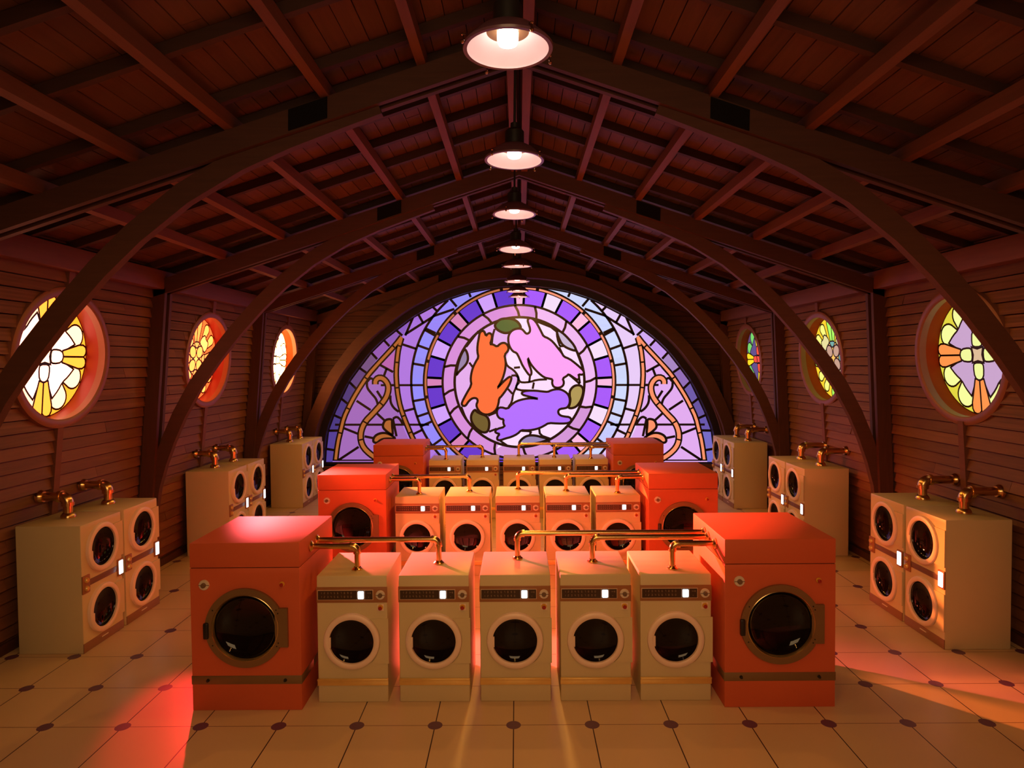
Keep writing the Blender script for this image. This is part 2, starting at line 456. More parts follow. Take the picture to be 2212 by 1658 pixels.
# purlins
ordn = ('first', 'second', 'third', 'fourth', 'fifth')
for side, sname in ((-1, 'left'), (1, 'right')):
    for i in range(5):
        x = 0.755 * (i + 1) - 0.01 * i
        t = MB(); zc = APEX + 0.185 - SL * x
        t.hexa([(side * (x - .035), Y_FRONT, zc), (side * (x + .035), Y_FRONT, zc - SL * .035), (side * (x + .035), Y_FRONT, zc + .10 - SL * .035), (side * (x - .035), Y_FRONT, zc + .10),
                (side * (x - .035), Y_BACK, zc), (side * (x + .035), Y_BACK, zc - SL * .035), (side * (x + .035), Y_BACK, zc + .10 - SL * .035), (side * (x - .035), Y_BACK, zc + .10)])
        skew(t.bm)
        o = t.build('roof_purlin', M_PURL, smooth=False)
        tag(o, 'long red-brown roof purlin, %s from the ridge on the %s slope' % (ordn[i], sname), 'purlin', 'roof purlins on the %s slope' % sname)

# ------------------------------------------------------------------ trusses: double planks with a curved brace between
BR = [(4.74, 0.0), (4.735, 0.3), (4.73, 0.6), (4.71, 0.9), (4.665, 1.2), (4.58, 1.5), (4.47, 1.8), (4.33, 2.12), (4.12, 2.5), (3.88, 2.84),
      (3.6, 3.19), (3.32, 3.5), (3.03, 3.78), (2.64, 4.09), (2.2, 4.35), (1.82, 4.52), (1.45, 4.66), (1.1, 4.79)]
def truss(y, label):
    e = empty('roof_truss', (0, y, 0)); tag(e, label, 'truss', 'roof trusses along the hall')
    def put(t, nm, mt):
        for v in t.bm.verts: v.co = Vector(sk(v.co.x, v.co.y + y, v.co.z)) - Vector((0, y, 0))
        return t.build(nm, mt, e, smooth=False)
    for side in (-1, 1):
        for ya, yb in ((0.0, 0.055), (0.125, 0.18)):
            t = MB(); sloped(t, side, 0.0, 4.62, ya, yb, APEX, 0.185); put(t, 'rafter_plank', M_BEAM)
            t = MB()
            xi0, xi1 = 4.715, 4.715 - 0.066 * 3.72
            t.hexa([(side * xi0, ya, 0), (side * (xi0 + .17), ya, 0), (side * (xi0 + .17), yb, 0), (side * xi0, yb, 0),
                    (side * xi1, ya, 3.72), (side * (xi1 + .17), ya, 3.72), (side * (xi1 + .17), yb, 3.72), (side * xi1, yb, 3.72)])
            put(t, 'post_plank', M_POST)
        t = MB()
        P = [Vector(q) for q in BR]; A, Bq = [], []
        for i, q in enumerate(P):
            d = (P[min(i + 1, len(P) - 1)] - P[max(i - 1, 0)]).normalized(); n = Vector((d.y, -d.x)) * 0.085
            A.append(q + n); Bq.append(q - n)
        out = [(side * v.x, v.y) for v in A] + [(side * v.x, v.y) for v in reversed(Bq)]
        n = len(P)
        for i in range(n - 1):
            c = [(side * A[i].x, A[i].y), (side * Bq[i].x, Bq[i].y), (side * Bq[i + 1].x, Bq[i + 1].y), (side * A[i + 1].x, A[i + 1].y)]
            f0 = [t.bm.verts.new((x, 0.05, z)) for x, z in c]; f1 = [t.bm.verts.new((x, 0.13, z)) for x, z in c]
            t.bm.faces.new(f0); t.bm.faces.new(f1[::-1])
            t.bm.faces.new((f0[1], f1[1], f1[2], f0[2])); t.bm.faces.new((f0[0], f0[3], f1[3], f1[0]))
            if i in (0, n - 2):
                j = (0, 1) if i == 0 else (2, 3)
                t.bm.faces.new((f0[j[0]], f0[j[1]], f1[j[1]], f1[j[0]]))
        bmesh.ops.remove_doubles(t.bm, verts=t.bm.verts[:], dist=1e-4)
        put(t, 'curved_brace', M_BEAM)
        t = MB(); sloped(t, side, 1.48, 1.78, -0.012, 0.002, APEX + 0.012, 0.16); put(t, 'dark_slab', M_SLAB)  # thin dark slab on the rafter face
    return e
truss(T_Y[0], 'roof truss standing behind the viewer near the end wall')
truss(T_Y[1], 'nearest and largest dark timber truss, its curved braces crossing the nearest round windows')
truss(T_Y[2], 'second timber truss back, its posts between the nearest and middle stacked dryers')
truss(T_Y[3], 'third timber truss back, its posts between the middle and farthest stacked dryers')
truss(T_Y[4], 'farthest timber truss, close in front of the arched window')

# ------------------------------------------------------------------ big arched window
win = empty('window_1', BW); win.rotation_euler = (0, 0.0077, 0); win['kind'] = 'structure'
win['label'] = 'large arched stained glass window with three leaping rabbits'; win['category'] = 'window'
def WU(px, py): return ((px - 1121.5) * K, (1003 - py) * K)
def A(pts): return [WU(680 + x * 0.2533, 600 + y * 0.2533) for x, y in pts]
def Bc(pts): return [WU(1110 + x * 0.2533, 600 + y * 0.2533) for x, y in pts]
def C(pts): return [WU(960 + x * 0.18703, 670 + y * 0.18703) for x, y in pts]
def smooth(pts, closed=True, it=2):
    P = list(pts)
    for _ in range(it):
        Q = []
        n = len(P)
        rng = range(n if closed else n - 1)
        if not closed: Q.append(P[0])
        for i in rng:
            a, c = P[i], P[(i + 1) % n]
            Q.append((a[0] * .75 + c[0] * .25, a[1] * .75 + c[1] * .25)); Q.append((a[0] * .25 + c[0] * .75, a[1] * .25 + c[1] * .75))
        if not closed: Q.append(P[-1])
        P = Q
    return P
arch_pts = [(-d, z) for d, z in ARCH] + [(d, z) for d, z in reversed(ARCH[:-1])]
MC = (0.0, (1003 - 825) * K)                    # centre of the round medallion
def pol(r, deg): a = math.radians(deg); return (MC[0] + r * K * math.sin(a), MC[1] + r * K * math.cos(a))
def in_sill(p): return p[1] > 0.0
def sector(r0, r1, a0, a1, n=8):
    return [pol(r1, a0 + (a1 - a0) * i / n) for i in range(n + 1)] + [pol(r0, a1 + (a0 - a1) * i / n) for i in range(n + 1)]
def clip_sill(pts, z0=0.012):
    out = []
    n = len(pts)
    for i in range(n):
        a, c = pts[i], pts[(i + 1) % n]
        ia, ic = a[1] >= z0, c[1] >= z0
        if ia: out.append(a)
        if ia != ic:
            t = (z0 - a[1]) / (c[1] - a[1]); out.append((a[0] + t * (c[0] - a[0]), z0))
    return out
G = MB(); LD = MB()
LW = 0.056
def fill(pts, colr, lay):
    pts = clip_sill(pts)
    if len(pts) >= 3: G.poly([(x, -0.0015 * lay, z) for x, z in pts], pane(colr), tri=True)
def lead(pts, lay, wd=LW, closed=False):
    run = []
    P = list(pts) + ([pts[0]] if closed else [])
    allin = all(q[1] >= 0 for q in P)
    if allin and closed: LD.ribbon(pts, wd, -0.0015 * lay - 0.001, True); return
    for q in P:
        if q[1] >= 0: run.append(q)
        else:
            if len(run) > 1: LD.ribbon(run, wd, -0.0015 * lay - 0.001)
            run = []
    if len(run) > 1: LD.ribbon(run, wd, -0.0015 * lay - 0.001)
def mir(pts): return [(-x, z) for x, z in pts]
# layer 0: ground; uneven backlight is painted in, right-hand panes lighter
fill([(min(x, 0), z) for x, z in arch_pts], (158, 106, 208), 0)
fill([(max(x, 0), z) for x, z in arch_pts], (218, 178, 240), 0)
# outer border course
inner_band = [(740, 500), (690, 565), (620, 640), (530, 735), (450, 825), (380, 930), (330, 1010), (290, 1085), (240, 1190), (215, 1290), (185, 1410), (160, 1600)]
ob = A(inner_band)
lcol = [(140, 92, 192), (142, 92, 180), (150, 92, 178), (120, 84, 128), (104, 70, 122), (84, 60, 118), (80, 58, 128), (76, 58, 130), (86, 64, 148)]  # dimmer left and brighter right backlight set by colour
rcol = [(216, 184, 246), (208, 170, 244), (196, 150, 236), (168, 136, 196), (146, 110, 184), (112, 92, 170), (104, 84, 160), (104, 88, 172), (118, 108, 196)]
cuts = [((790, 470), (840, 330)), ((745, 490), (690, 440)), ((635, 580), (580, 520)), ((530, 690), (475, 630)), ((435, 805), (370, 760)),
        ((345, 940), (285, 880)), ((280, 1075), (210, 1020)), ((215, 1195), (148, 1165)), ((200, 1300), (95, 1302)), ((165, 1470), (70, 1455)), ((130, 1600), (60, 1600))]
for i in range(len(cuts) - 1):
    (a0, a1), (b0, b1) = cuts[i], cuts[i + 1]
    q = A([a0, a1, b1, b0])
    q[1] = (q[1][0] - 0.02, q[1][1] + 0.02); q[2] = (q[2][0] - 0.03, q[2][1] + 0.01)
    k = min(i, 8)
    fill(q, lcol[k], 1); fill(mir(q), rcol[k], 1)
    if i: lead(A([a0, a1]), 2); lead(mir(A([a0, a1])), 2)
# swirl field between the two orange bands
inb = [(740, 510), (712, 600), (700, 690), (690, 800), (695, 912), (705, 1000), (725, 1100), (760, 1200), (800, 1300), (830, 1370), (880, 1460), (960, 1570), (980, 1600)]
fld = A(inb) + list(reversed(ob))
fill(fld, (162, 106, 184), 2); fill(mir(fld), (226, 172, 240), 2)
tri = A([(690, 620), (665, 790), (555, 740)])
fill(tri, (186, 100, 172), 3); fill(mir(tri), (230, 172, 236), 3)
for seg in ([(555, 740), (665, 800)], [(610, 770), (585, 835)], [(450, 850), (530, 760)], [(350, 1045), (470, 1125)], [(520, 1150), (590, 1215)],
            [(240, 1280), (365, 1330)], [(415, 1350), (490, 1365)], [(190, 1555), (365, 1440)], [(635, 912), (700, 912)],
            [(660, 1200), (690, 1350)]):
    lead(A(seg), 4); lead(mir(A(seg)), 4)
for seg in ([(440, 880), (440, 935), (480, 985), (520, 1030), (535, 1090)], [(640, 1000), (640, 1060), (670, 1110), (712, 1140)],
            [(660, 1200), (690, 1180), (720, 1200), (745, 1245)], [(525, 960), (550, 1000), (570, 1030)], [(490, 860), (470, 850), (445, 880)]):
    q = smooth(A(seg), False); lead(q, 4); lead(mir(q), 4)
# blue and lavender courses round the medallion
bl = [(150, 140, 245), (154, 144, 245), (156, 130, 240), (150, 134, 242)]; br_ = [(206, 214, 250), (212, 216, 250), (200, 206, 250), (190, 190, 250)]
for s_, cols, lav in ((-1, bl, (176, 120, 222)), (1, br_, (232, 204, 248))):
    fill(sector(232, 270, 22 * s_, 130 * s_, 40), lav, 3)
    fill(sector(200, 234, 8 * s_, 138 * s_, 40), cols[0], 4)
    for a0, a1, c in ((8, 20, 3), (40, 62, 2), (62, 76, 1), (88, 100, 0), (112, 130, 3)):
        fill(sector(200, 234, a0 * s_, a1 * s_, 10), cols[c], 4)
    lead([pol(234, (41 + (138 - 41) * i / 40) * s_) for i in range(41)], 5)
    for a in (61, 70, 80, 100, 108.5, 114, 126): lead([pol(202, a * s_), pol(234, a * s_)], 5)
    for a in (72, 104, 116): lead([pol(234, a * s_), pol(266, a * s_)], 5)
# top diagonals in the spandrels
for s_ in (-1, 1):
    f = (lambda q: q) if s_ < 0 else mir
    for seg in ([(840, 330), (770, 490)], [(770, 480), (920, 385), (1020, 322), (1190, 265)], [(1155, 180), (1210, 245)],
                [(1310, 120), (1330, 165)], [(1000, 240), (1040, 280)], [(880, 305), (925, 385)], [(945, 430), (1030, 470)]):
        lead(f(A(seg)), 5)
    q = A([(840, 330), (770, 490), (920, 385), (880, 300)]); fill(f(q), (152, 98, 200) if s_ < 0 else (222, 186, 246), 3)
    q = A([(1120, 190), (960, 375), (1190, 265), (1150, 180)]); fill(f(q), (148, 124, 240) if s_ < 0 else (206, 196, 252), 3)
# horizontal glazing bars
for py, w0, w1 in ((831, 200, 300), (916.6, 196, 400)):
    for s_ in (-1, 1):
        z = (1003 - py) * K; lead([(s_ * w0 * K, z), (s_ * w1 * K, z)], 5, 0.05)
# orange bands
def band(pts, wd, colr, lay, ticks=()):
    B_ = MB(); B_.ribbon(pts, wd, 0); vs = [(v.co.x, v.co.z) for v in B_.bm.verts]; B_.bm.free()
    lead(pts, lay, wd + 0.075)
    run = [q for q in pts if q[1] > 0]
    G.ribbon(run, wd, -0.0015 * (lay + 1), m=pane(colr))
    for i in ticks:
        if i + 1 < len(pts):
            a, c = Vector(pts[i]), Vector(pts[i + 1]); d = (c - a).normalized(); n = Vector((-d.y, d.x)) * (wd / 2 + .03)
            lead([tuple(a + n), tuple(a - n)], lay + 2, 0.035)
for s_, oc in ((-1, (176, 100, 48)), (1, (250, 146, 104))):
    f = (lambda q: q) if s_ < 0 else mir
    band(f(smooth(ob, False, 1)), 0.062, oc, 6, (3, 9, 15, 19)); band(f(smooth(A(inb), False, 1)), 0.06, oc, 6, (2, 5, 9, 14, 17))
    sw = [(512, 905), (512, 875), (535, 850), (570, 850), (600, 872), (622, 910), (624, 955), (608, 1010), (575, 1060), (530, 1110), (480, 1165), (430, 1215),
          (398, 1270), (382, 1330), (385, 1395), (410, 1450), (460, 1500), (520, 1540), (560, 1555)]
    band(f(smooth(A(sw), False, 1)), 0.085, oc, 6, (17, 23, 28))
    p1 = smooth(A([(572, 1275), (578, 1235), (600, 1205), (655, 1200), (652, 1250), (662, 1340), (640, 1330), (610, 1310)]))
    p2 = smooth(A([(486, 1395), (500, 1350), (540, 1325), (590, 1318), (640, 1335), (690, 1372), (600, 1368), (555, 1378), (520, 1410)]))
    for q in (p1, p2):
        fill(f(q), oc, 7); lead(f(q), 7, closed=True)
# medallion: orange hoop, block course, pink course, centre
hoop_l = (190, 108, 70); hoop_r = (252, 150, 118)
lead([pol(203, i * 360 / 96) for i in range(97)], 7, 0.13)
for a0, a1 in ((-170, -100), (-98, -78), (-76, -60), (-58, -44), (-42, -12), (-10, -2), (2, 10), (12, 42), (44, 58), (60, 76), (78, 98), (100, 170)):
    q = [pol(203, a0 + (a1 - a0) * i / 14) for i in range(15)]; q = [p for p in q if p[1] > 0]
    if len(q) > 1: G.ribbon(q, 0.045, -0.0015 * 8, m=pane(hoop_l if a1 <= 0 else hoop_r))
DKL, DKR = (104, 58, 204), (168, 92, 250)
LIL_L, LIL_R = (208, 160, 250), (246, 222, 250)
PNK_L, PNK_R = (214, 130, 184), (252, 186, 226)  # left and right tones of each glass carry the backlight falloff
fill([pol(199, i * 5) for i in range(72)], (60, 20, 60), 8)
seqs = [('p', -3, 3)]
quarter = [('d', 3, 16.7), ('l', 16.7, 27.5), ('d', 27.5, 41), ('p', 41, 49), ('d', 49, 62), ('l', 62, 73.5), ('d', 73.5, 87), ('p', 87, 93)]
def blk(kind, a0, a1):
    r = a0 + a1 >= 0
    c = {'d': (DKL, DKR), 'l': (LIL_L, LIL_R), 'p': (PNK_L, PNK_R)}[kind][r]
    fill(sector(165, 199, a0, a1, 6), c, 9); lead([pol(165, a0), pol(199, a0)], 10); lead([pol(165, a1), pol(199, a1)], 10)
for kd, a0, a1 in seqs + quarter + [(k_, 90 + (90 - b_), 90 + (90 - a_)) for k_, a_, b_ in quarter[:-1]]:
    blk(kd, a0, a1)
    if a0 >= 3: blk(kd, -a1, -a0)
lead([pol(166, i * 3.75) for i in range(97)], 10)
fill([pol(166, i * 5) for i in range(72)], (206, 140, 216), 11)
for i, (a0, a1) in enumerate(((-2, 13), (13, 39), (39, 63), (63, 88), (88, 110), (110, 130), (130, 152), (152, 175), (175, 200), (200, 224),
                              (224, 247), (247, 262), (262, 283), (283, 308), (308, 333), (333, 358))):
    c = (238, 184, 242) if 10 < (a0 + a1) / 2 < 105 else ((214, 142, 218) if a0 > 180 or a0 < 0 else (212, 150, 216))
    q = sector(140, 166, a0, a1, 8); fill(q, c, 11.4)
    lead([pol(166, a0 - 1.5), pol(153, a0 + 0.8), pol(140, a0 + 2)], 12)
lead([pol(166, i * 3.75) for i in range(97)], 12, 0.05)
fill([pol(140, 5 * i) for i in range(72)], (226, 172, 236), 12)
mid = C([(600, 1600), (640, 1500), (690, 1200), (735, 1115), (775, 1060), (790, 960), (820, 900), (855, 790), (845, 750), (800, 690), (720, 640), (705, 560), (750, 470), (740, 400), (755, 255), (760, 70)])
fill(mid + [pol(139, 2 + 192 * i / 36) for i in range(37)], (250, 220, 252), 12.3)  # paler right part of the centre, stronger backlight in its colour
lead([pol(140, i * 3.75) for i in range(97)], 14, 0.06)
for seg in ([(705, 590), (720, 640), (800, 690), (845, 750), (862, 820), (900, 832), (985, 826), (1060, 800), (1180, 795)], [(800, 662), (870, 655)],
            [(975, 828), (985, 755)], [(1030, 830), (1015, 905)], [(860, 830), (818, 880), (845, 920), (1000, 925)], [(770, 752), (830, 748), (855, 790), (820, 900), (790, 960), (775, 1060), (735, 1115)],
            [(730, 905), (782, 962)], [(285, 600), (325, 655)], [(578, 215), (555, 290), (545, 385)], [(445, 230), (470, 260)], [(1325, 415), (1405, 410)],
            [(1320, 425), (1370, 530)], [(1430, 740), (1470, 770), (1560, 850)], [(1550, 775), (1560, 840)], [(500, 1215), (600, 1175)], [(510, 1400), (600, 1365)],
            [(890, 1390), (1000, 1395), (980, 1440)], [(1090, 1360), (1100, 1440), (1215, 1480)], [(640, 1505), (720, 1560)], [(1310, 1160), (1330, 1120)], [(190, 1110), (240, 1240), (290, 1310)],
            [(250, 420), (390, 240)], [(1040, 120), (1290, 220), (1300, 330), (1330, 415)], [(1520, 470), (1590, 660)]):
    lead(smooth(C(seg), False, 1), 13, 0.05)
LF = [((82, 100, 52), [(578, 180), (590, 150), (630, 110), (680, 95), (760, 95), (820, 115), (860, 150), (885, 205), (850, 212), (800, 222), (755, 255), (700, 265), (650, 250), (600, 220)]),
      ((112, 92, 46), [(350, 1140), (370, 1170), (420, 1195), (470, 1210), (500, 1240), (515, 1290), (512, 1350), (495, 1400), (450, 1412), (400, 1390), (350, 1350), (310, 1290), (300, 1230), (315, 1180)]),
      ((176, 152, 88), [(1490, 870), (1550, 860), (1585, 880), (1602, 920), (1590, 990), (1560, 1060), (1520, 1110), (1470, 1130), (1425, 1125), (1440, 1090), (1452, 1030), (1440, 980), (1445, 920)]),
      ((150, 130, 168), [(235, 440), (262, 490), (272, 550), (262, 600), (225, 650), (160, 710), (135, 750), (140, 680), (165, 580), (200, 490)]),
      ((198, 180, 210), [(1290, 220), (1360, 260), (1430, 330), (1490, 400), (1520, 465), (1480, 462), (1400, 430), (1350, 390), (1320, 330), (1300, 280)]),
      ((152, 132, 176), [(865, 1510), (920, 1460), (980, 1440), (1060, 1445), (1140, 1470), (1215, 1480), (1150, 1510), (1080, 1530), (980, 1545), (860, 1545)])]
for c, q in LF:
    q = smooth(C(q)); fill(q, c, 15); lead(q, 16, closed=True)
RAB_O = [(425, 240), (445, 237), (462, 250), (478, 295), (500, 268), (525, 262), (548, 285), (545, 330), (525, 390), (560, 392), (605, 420), (640, 385), (680, 372), (715, 385), (738, 425), (735, 462), (690, 515), (702, 570), (706, 630), (695, 700), (672, 780), (640, 845), (610, 895), (640, 860), (700, 800), (745, 765), (770, 768), (770, 795), (745, 860), (700, 930), (655, 990), (628, 1015), (622, 1070), (600, 1140), (550, 1185), (480, 1205), (420, 1185), (380, 1140), (363, 1090), (383, 1045), (372, 1015), (340, 1008), (305, 1020), (270, 1055), (245, 1095), (222, 1104), (200, 1092), (195, 1065), (250, 960), (310, 860), (300, 800), (305, 740), (325, 660), (360, 590), (392, 540), (378, 480), (380, 400), (395, 320), (405, 260)]
RAB_P = [(955, 115), (975, 90), (1010, 95), (1050, 130), (1090, 200), (1120, 260), (1140, 300), (1200, 325), (1250, 365), (1310, 440), (1350, 490), (1375, 535), (1440, 560), (1500, 605), (1570, 665), (1600, 695), (1608, 725), (1590, 743), (1542, 738), (1552, 770), (1545, 795), (1525, 800), (1480, 770), (1430, 735), (1410, 755), (1360, 785), (1377, 830), (1365, 870), (1330, 890), (1290, 893), (1255, 880), (1238, 840), (1245, 795), (1200, 785), (1150, 775), (1080, 720), (1020, 655), (985, 605), (958, 545), (972, 620), (1000, 690), (1002, 735), (985, 752), (960, 730), (900, 640), (870, 570), (850, 525), (830, 490), (790, 475), (755, 430), (735, 370), (735, 300), (760, 250), (800, 220), (850, 210), (890, 215), (915, 240), (940, 270), (965, 268), (985, 245), (985, 210), (970, 165)]
RAB_V = [(886, 955), (905, 935), (960, 925), (1050, 925), (1130, 935), (1190, 940), (1220, 925), (1270, 910), (1330, 908), (1390, 935), (1430, 975), (1445, 1030), (1440, 1080), (1415, 1120), (1380, 1130), (1335, 1135), (1310, 1155), (1312, 1190), (1340, 1215), (1390, 1225), (1440, 1230), (1464, 1258), (1450, 1290), (1400, 1305), (1300, 1305), (1200, 1298), (1150, 1330), (1090, 1360), (1010, 1380), (940, 1385), (885, 1380), (840, 1425), (770, 1460), (700, 1478), (640, 1500), (608, 1495), (603, 1465), (635, 1425), (595, 1415), (580, 1398), (600, 1368), (695, 1343), (675, 1300), (680, 1255), (640, 1250), (610, 1220), (600, 1175), (612, 1132), (650, 1115), (725, 1137), (770, 1085), (830, 1045), (920, 1020), (1000, 1012), (1085, 1020), (1000, 1000), (940, 985), (905, 975)]
for colr, q, lb in (((255, 112, 60), RAB_O, 'orange rabbit pane diving down at the left of the medallion'),
                    ((255, 164, 245), RAB_P, 'pink rabbit pane at the upper right of the medallion'),
                    ((178, 112, 255), RAB_V, 'violet rabbit pane at the bottom of the medallion')):
    q = smooth(C(q), True, 1)
    t = MB(); t.poly([(x, -0.0255, z) for x, z in q], tri=True); t.build('rabbit_pane', pane(colr), win, smooth=False, label=lb)
    lead(q, 18, 0.052, True)
lead(arch_pts, 18, 0.09); lead([(-4.45, 0.03), (4.45, 0.03)], 18, 0.06); lead([(-4.3, 0.10), (4.3, 0.10)], 18, 0.03)
G.build('stained_glass', None, win, smooth=False)
LD.build('leading', M_LEAD, win, smooth=False)
def arch_ring(sc0, sc1, y0, y1, name, mt, foot):
    t = MB()
    half = lambda sc: [(-d * sc, z * sc) for d, z in ARCH] + [(d * sc, z * sc) for d, z in reversed(ARCH[:-1])]
    a, c = half(sc0), half(sc1)
    a = [(a[0][0], foot)] + a + [(a[-1][0], foot)]; c = [(c[0][0], foot)] + c + [(c[-1][0], foot)]
    a, c = smooth(a, False, 1), smooth(c, False, 1)
    for i in range(len(a) - 1):
        t.hexa([(a[i][0], y0, a[i][1]), (c[i][0], y0, c[i][1]), (c[i][0], y1, c[i][1]), (a[i][0], y1, a[i][1]),
                (a[i + 1][0], y0, a[i + 1][1]), (c[i + 1][0], y0, c[i + 1][1]), (c[i + 1][0], y1, c[i + 1][1]), (a[i + 1][0], y1, a[i + 1][1])])
    bmesh.ops.remove_doubles(t.bm, verts=t.bm.verts[:], dist=1e-4)
    return t.build(name, mt, win, smooth=0.5)
arch_ring(0.995, 1.035, -0.20, 0.04, 'window_frame', M_LEAD, -0.02)
arch_ring(1.03, 1.085, -0.50, -0.16, 'arch_timber', M_BEAM, -0.44)

# ------------------------------------------------------------------ round stained glass windows
def petal(cx, cy, ang, r0, r1, w0, w1, n=10, round_end=True):
    """petal running out along ang (deg) from r0 to r1, width w0 at the root and w1 near the tip"""
    a = math.radians(ang); ux, uy = math.cos(a), math.sin(a); vx, vy = -uy, ux
    L = []
    rr = r1 - w1 / 2
    L += [(r0, -w0 / 2), (rr, -w1 / 2)]
    L += [(rr + math.cos(t) * w1 / 2, math.sin(t) * w1 / 2) for t in [(-PI / 2 + PI * i / n) for i in range(1, n)]]
    L += [(rr, w1 / 2), (r0, w0 / 2)]
    return [(cx + ux * p + vx * q, cy + uy * p + vy * q) for p, q in L]
def sub(ang, L):
    a = math.radians(ang); return [(math.cos(a) * p - math.sin(a) * q, math.sin(a) * p + math.cos(a) * q) for p, q in L]
def round_window(n, sign, yc, pal, kind, label, split=False):
    R = 0.645
    e = empty('window_%d' % n); e['kind'] = 'structure'; e['label'] = label; e['category'] = 'window'
    o = Vector(sk(sign * WX(W_Z), yc, W_Z)); t_ = 0.085
    if sign < 0: X, Y, Z = Vector((0, 1, 0)), Vector((-1, 0, t_)), Vector((t_, 0, 1))
    else: X, Y, Z = Vector((0, -1, 0)), Vector((1, 0, t_)), Vector((-t_, 0, 1))
    Y.normalize(); Z.normalize()
    e.matrix_world = Matrix(((X.x, Y.x, Z.x, o.x), (X.y, Y.y, Z.y, o.y), (X.z, Y.z, Z.z, o.z), (0, 0, 0, 1)))
    t = MB(); t.lathe([(0.64, -0.045), (0.655, -0.055), (0.71, -0.055), (0.73, -0.045), (0.735, 0.03), (0.64, 0.03), (0.64, -0.045)], 72, 'y')
    t.build('window_frame', M_RING, e)
    t = MB(); t.lathe([(0.642, -0.04), (0.642, 0.20), (0.70, 0.20), (0.70, 0.0)], 72, 'y'); t.build('reveal', M_REVGLOW if n in (2, 3) else M_REVEAL, e)
    g, l = MB(), MB(); YG = 0.175
    lw = 0.021
    def put(pts, c, lay, wd=lw):
        g.poly([(x * R, YG - 0.0012 * lay, z * R) for x, z in pts], pal[c], tri=True)
        l.ribbon([(x * R, z * R) for x, z in pts], wd, YG - 0.0012 * lay - 0.0008, True)
    circ = [(math.cos(2 * PI * i / 64), math.sin(2 * PI * i / 64)) for i in range(64)]
    put(circ, 'fill', 0)
    if kind == 'cross':
        for q in (0, 90, 180, 270):
            for d in (27, 63):                         # round outer petals
                put(sub(q + d, [(p, v) for p, v in petal(0, 0, 0, 0.50, 0.965, 0.34, 0.40)]), 'outer', 1)
            big = [(0.165, 0), (0.185, -0.10), (0.27, -0.18), (0.42, -0.26), (0.64, -0.34), (0.64, -0.33), (0.64, -0.16), (0.61, 0), (0.64, 0.16), (0.64, 0.33), (0.64, 0.34), (0.42, 0.26), (0.27, 0.18), (0.185, 0.10)]
            big = smooth(sub(q + 45, [(p, v) for p, v in big]), True, 1)
            put(big, 'big', 2)
        for q in (0, 90, 180, 270):
            for s_ in (-1, 1):                         # paired petals up, down and to the sides
                pr = [(0.40, 0.0), (0.93, 0.0), (0.975, 0.05), (0.985, 0.11), (0.965, 0.17), (0.90, 0.205), (0.80, 0.205), (0.40, 0.10)]
                put(sub(q, [(p, v * s_) for p, v in pr]), 'pair', 3)
            arm = smooth(sub(q, [(0.13, -0.09), (0.20, -0.12), (0.38, -0.10), (0.43, 0.0), (0.38, 0.10), (0.20, 0.12), (0.13, 0.09)]), True, 1)
            put(arm, 'arm', 4)
        sq = []
        for i in range(4):
            a = math.radians(45 + 90 * i); sq.append((0.185 * math.cos(a), 0.185 * math.sin(a)))
            a = math.radians(90 + 90 * i); sq.append((0.10 * math.cos(a), 0.10 * math.sin(a)))
        put(sq, 'centre', 5)
    else:
        for q in (0, 90, 180, 270):
            for d in (33, 57):
                put(sub(q + d, petal(0, 0, 0, 0.60, 0.965, 0.16, 0.25)), 'outer', 1)
            put(smooth(sub(q + 45, [(0.36, -0.17), (0.52, -0.20), (0.69, -0.13), (0.64, 0.0), (0.69, 0.13), (0.52, 0.20), (0.36, 0.17)]), True, 1), 'big', 2)
            for s_ in (-1, 1):
                put(sub(q, [(0.36, 0), (0.96, 0), (0.985, 0.06), (0.975, 0.14), (0.93, 0.21), (0.84, 0.22), (0.36, 0.085)]) if s_ > 0 else
                    sub(q, [(0.36, 0), (0.96, 0), (0.985, -0.06), (0.975, -0.14), (0.93, -0.21), (0.84, -0.22), (0.36, -0.085)]), 'pair', 3)
        put([(0.385 * math.cos(2 * PI * i / 40), 0.385 * math.sin(2 * PI * i / 40)) for i in range(40)], 'star', 4)
        for q in (45, 135, 225, 315):
            put([(0.225 * math.cos(math.radians(q)) + p, 0.225 * math.sin(math.radians(q)) + v) for p, v in
                 sub(q, [(0.155 * math.cos(2 * PI * i / 24), 0.135 * math.sin(2 * PI * i / 24)) for i in range(24)])], 'oval', 5)
        for q in (0, 90, 180, 270):
            put(smooth(sub(q, [(0.385, -0.14), (0.405, 0.0), (0.385, 0.14), (0.27, 0.06), (0.25, 0), (0.27, -0.06)]), True, 1), 'lens', 6)
    g.build('stained_glass', None, e, smooth=False); l.build('leading', M_LEAD, e, smooth=False)
    return e
P_ = lambda *c: pane(c)
pal_l1 = dict(fill=pane_l((2.2, 0.62, 0.04)), outer=pane_l((4.6, 1.5, 0.75)), big=pane_l((6.5, 2.2, 1.5)), pair=pane_l((3.2, 0.72, 0.07)), arm=pane_l((5.5, 1.8, 1.0)), centre=pane_l((5.5, 1.9, 1.1)))
pal_l2 = dict(fill=pane_l((3.0, 0.26, 0.05)), outer=pane_l((5.4, 0.88, 0.16)), big=pane_l((5.6, 1.0, 0.24)), pair=pane_l((4.4, 0.66, 0.12)), oval=pane_l((5.4, 0.84, 0.15)), lens=pane_l((4.6, 0.66, 0.14)), star=pane_l((5.6, 1.0, 0.2)))
pal_l3 = dict(fill=pane_l((15, 5.5, 1.6)), outer=pane_l((18, 8.5, 2.8)), big=pane_l((18, 8.5, 3.0)), pair=pane_l((12, 4.2, 1.1)), arm=pane_l((16, 7.0, 2.2)), centre=pane_l((16, 7.0, 2.2)))
pal_r1 = dict(fill=P_(226, 214, 66), outer=P_(246, 252, 158), big=P_(200, 164, 204), pair=P_(255, 150, 76), arm=P_(240, 248, 156), centre=P_(220, 188, 150))
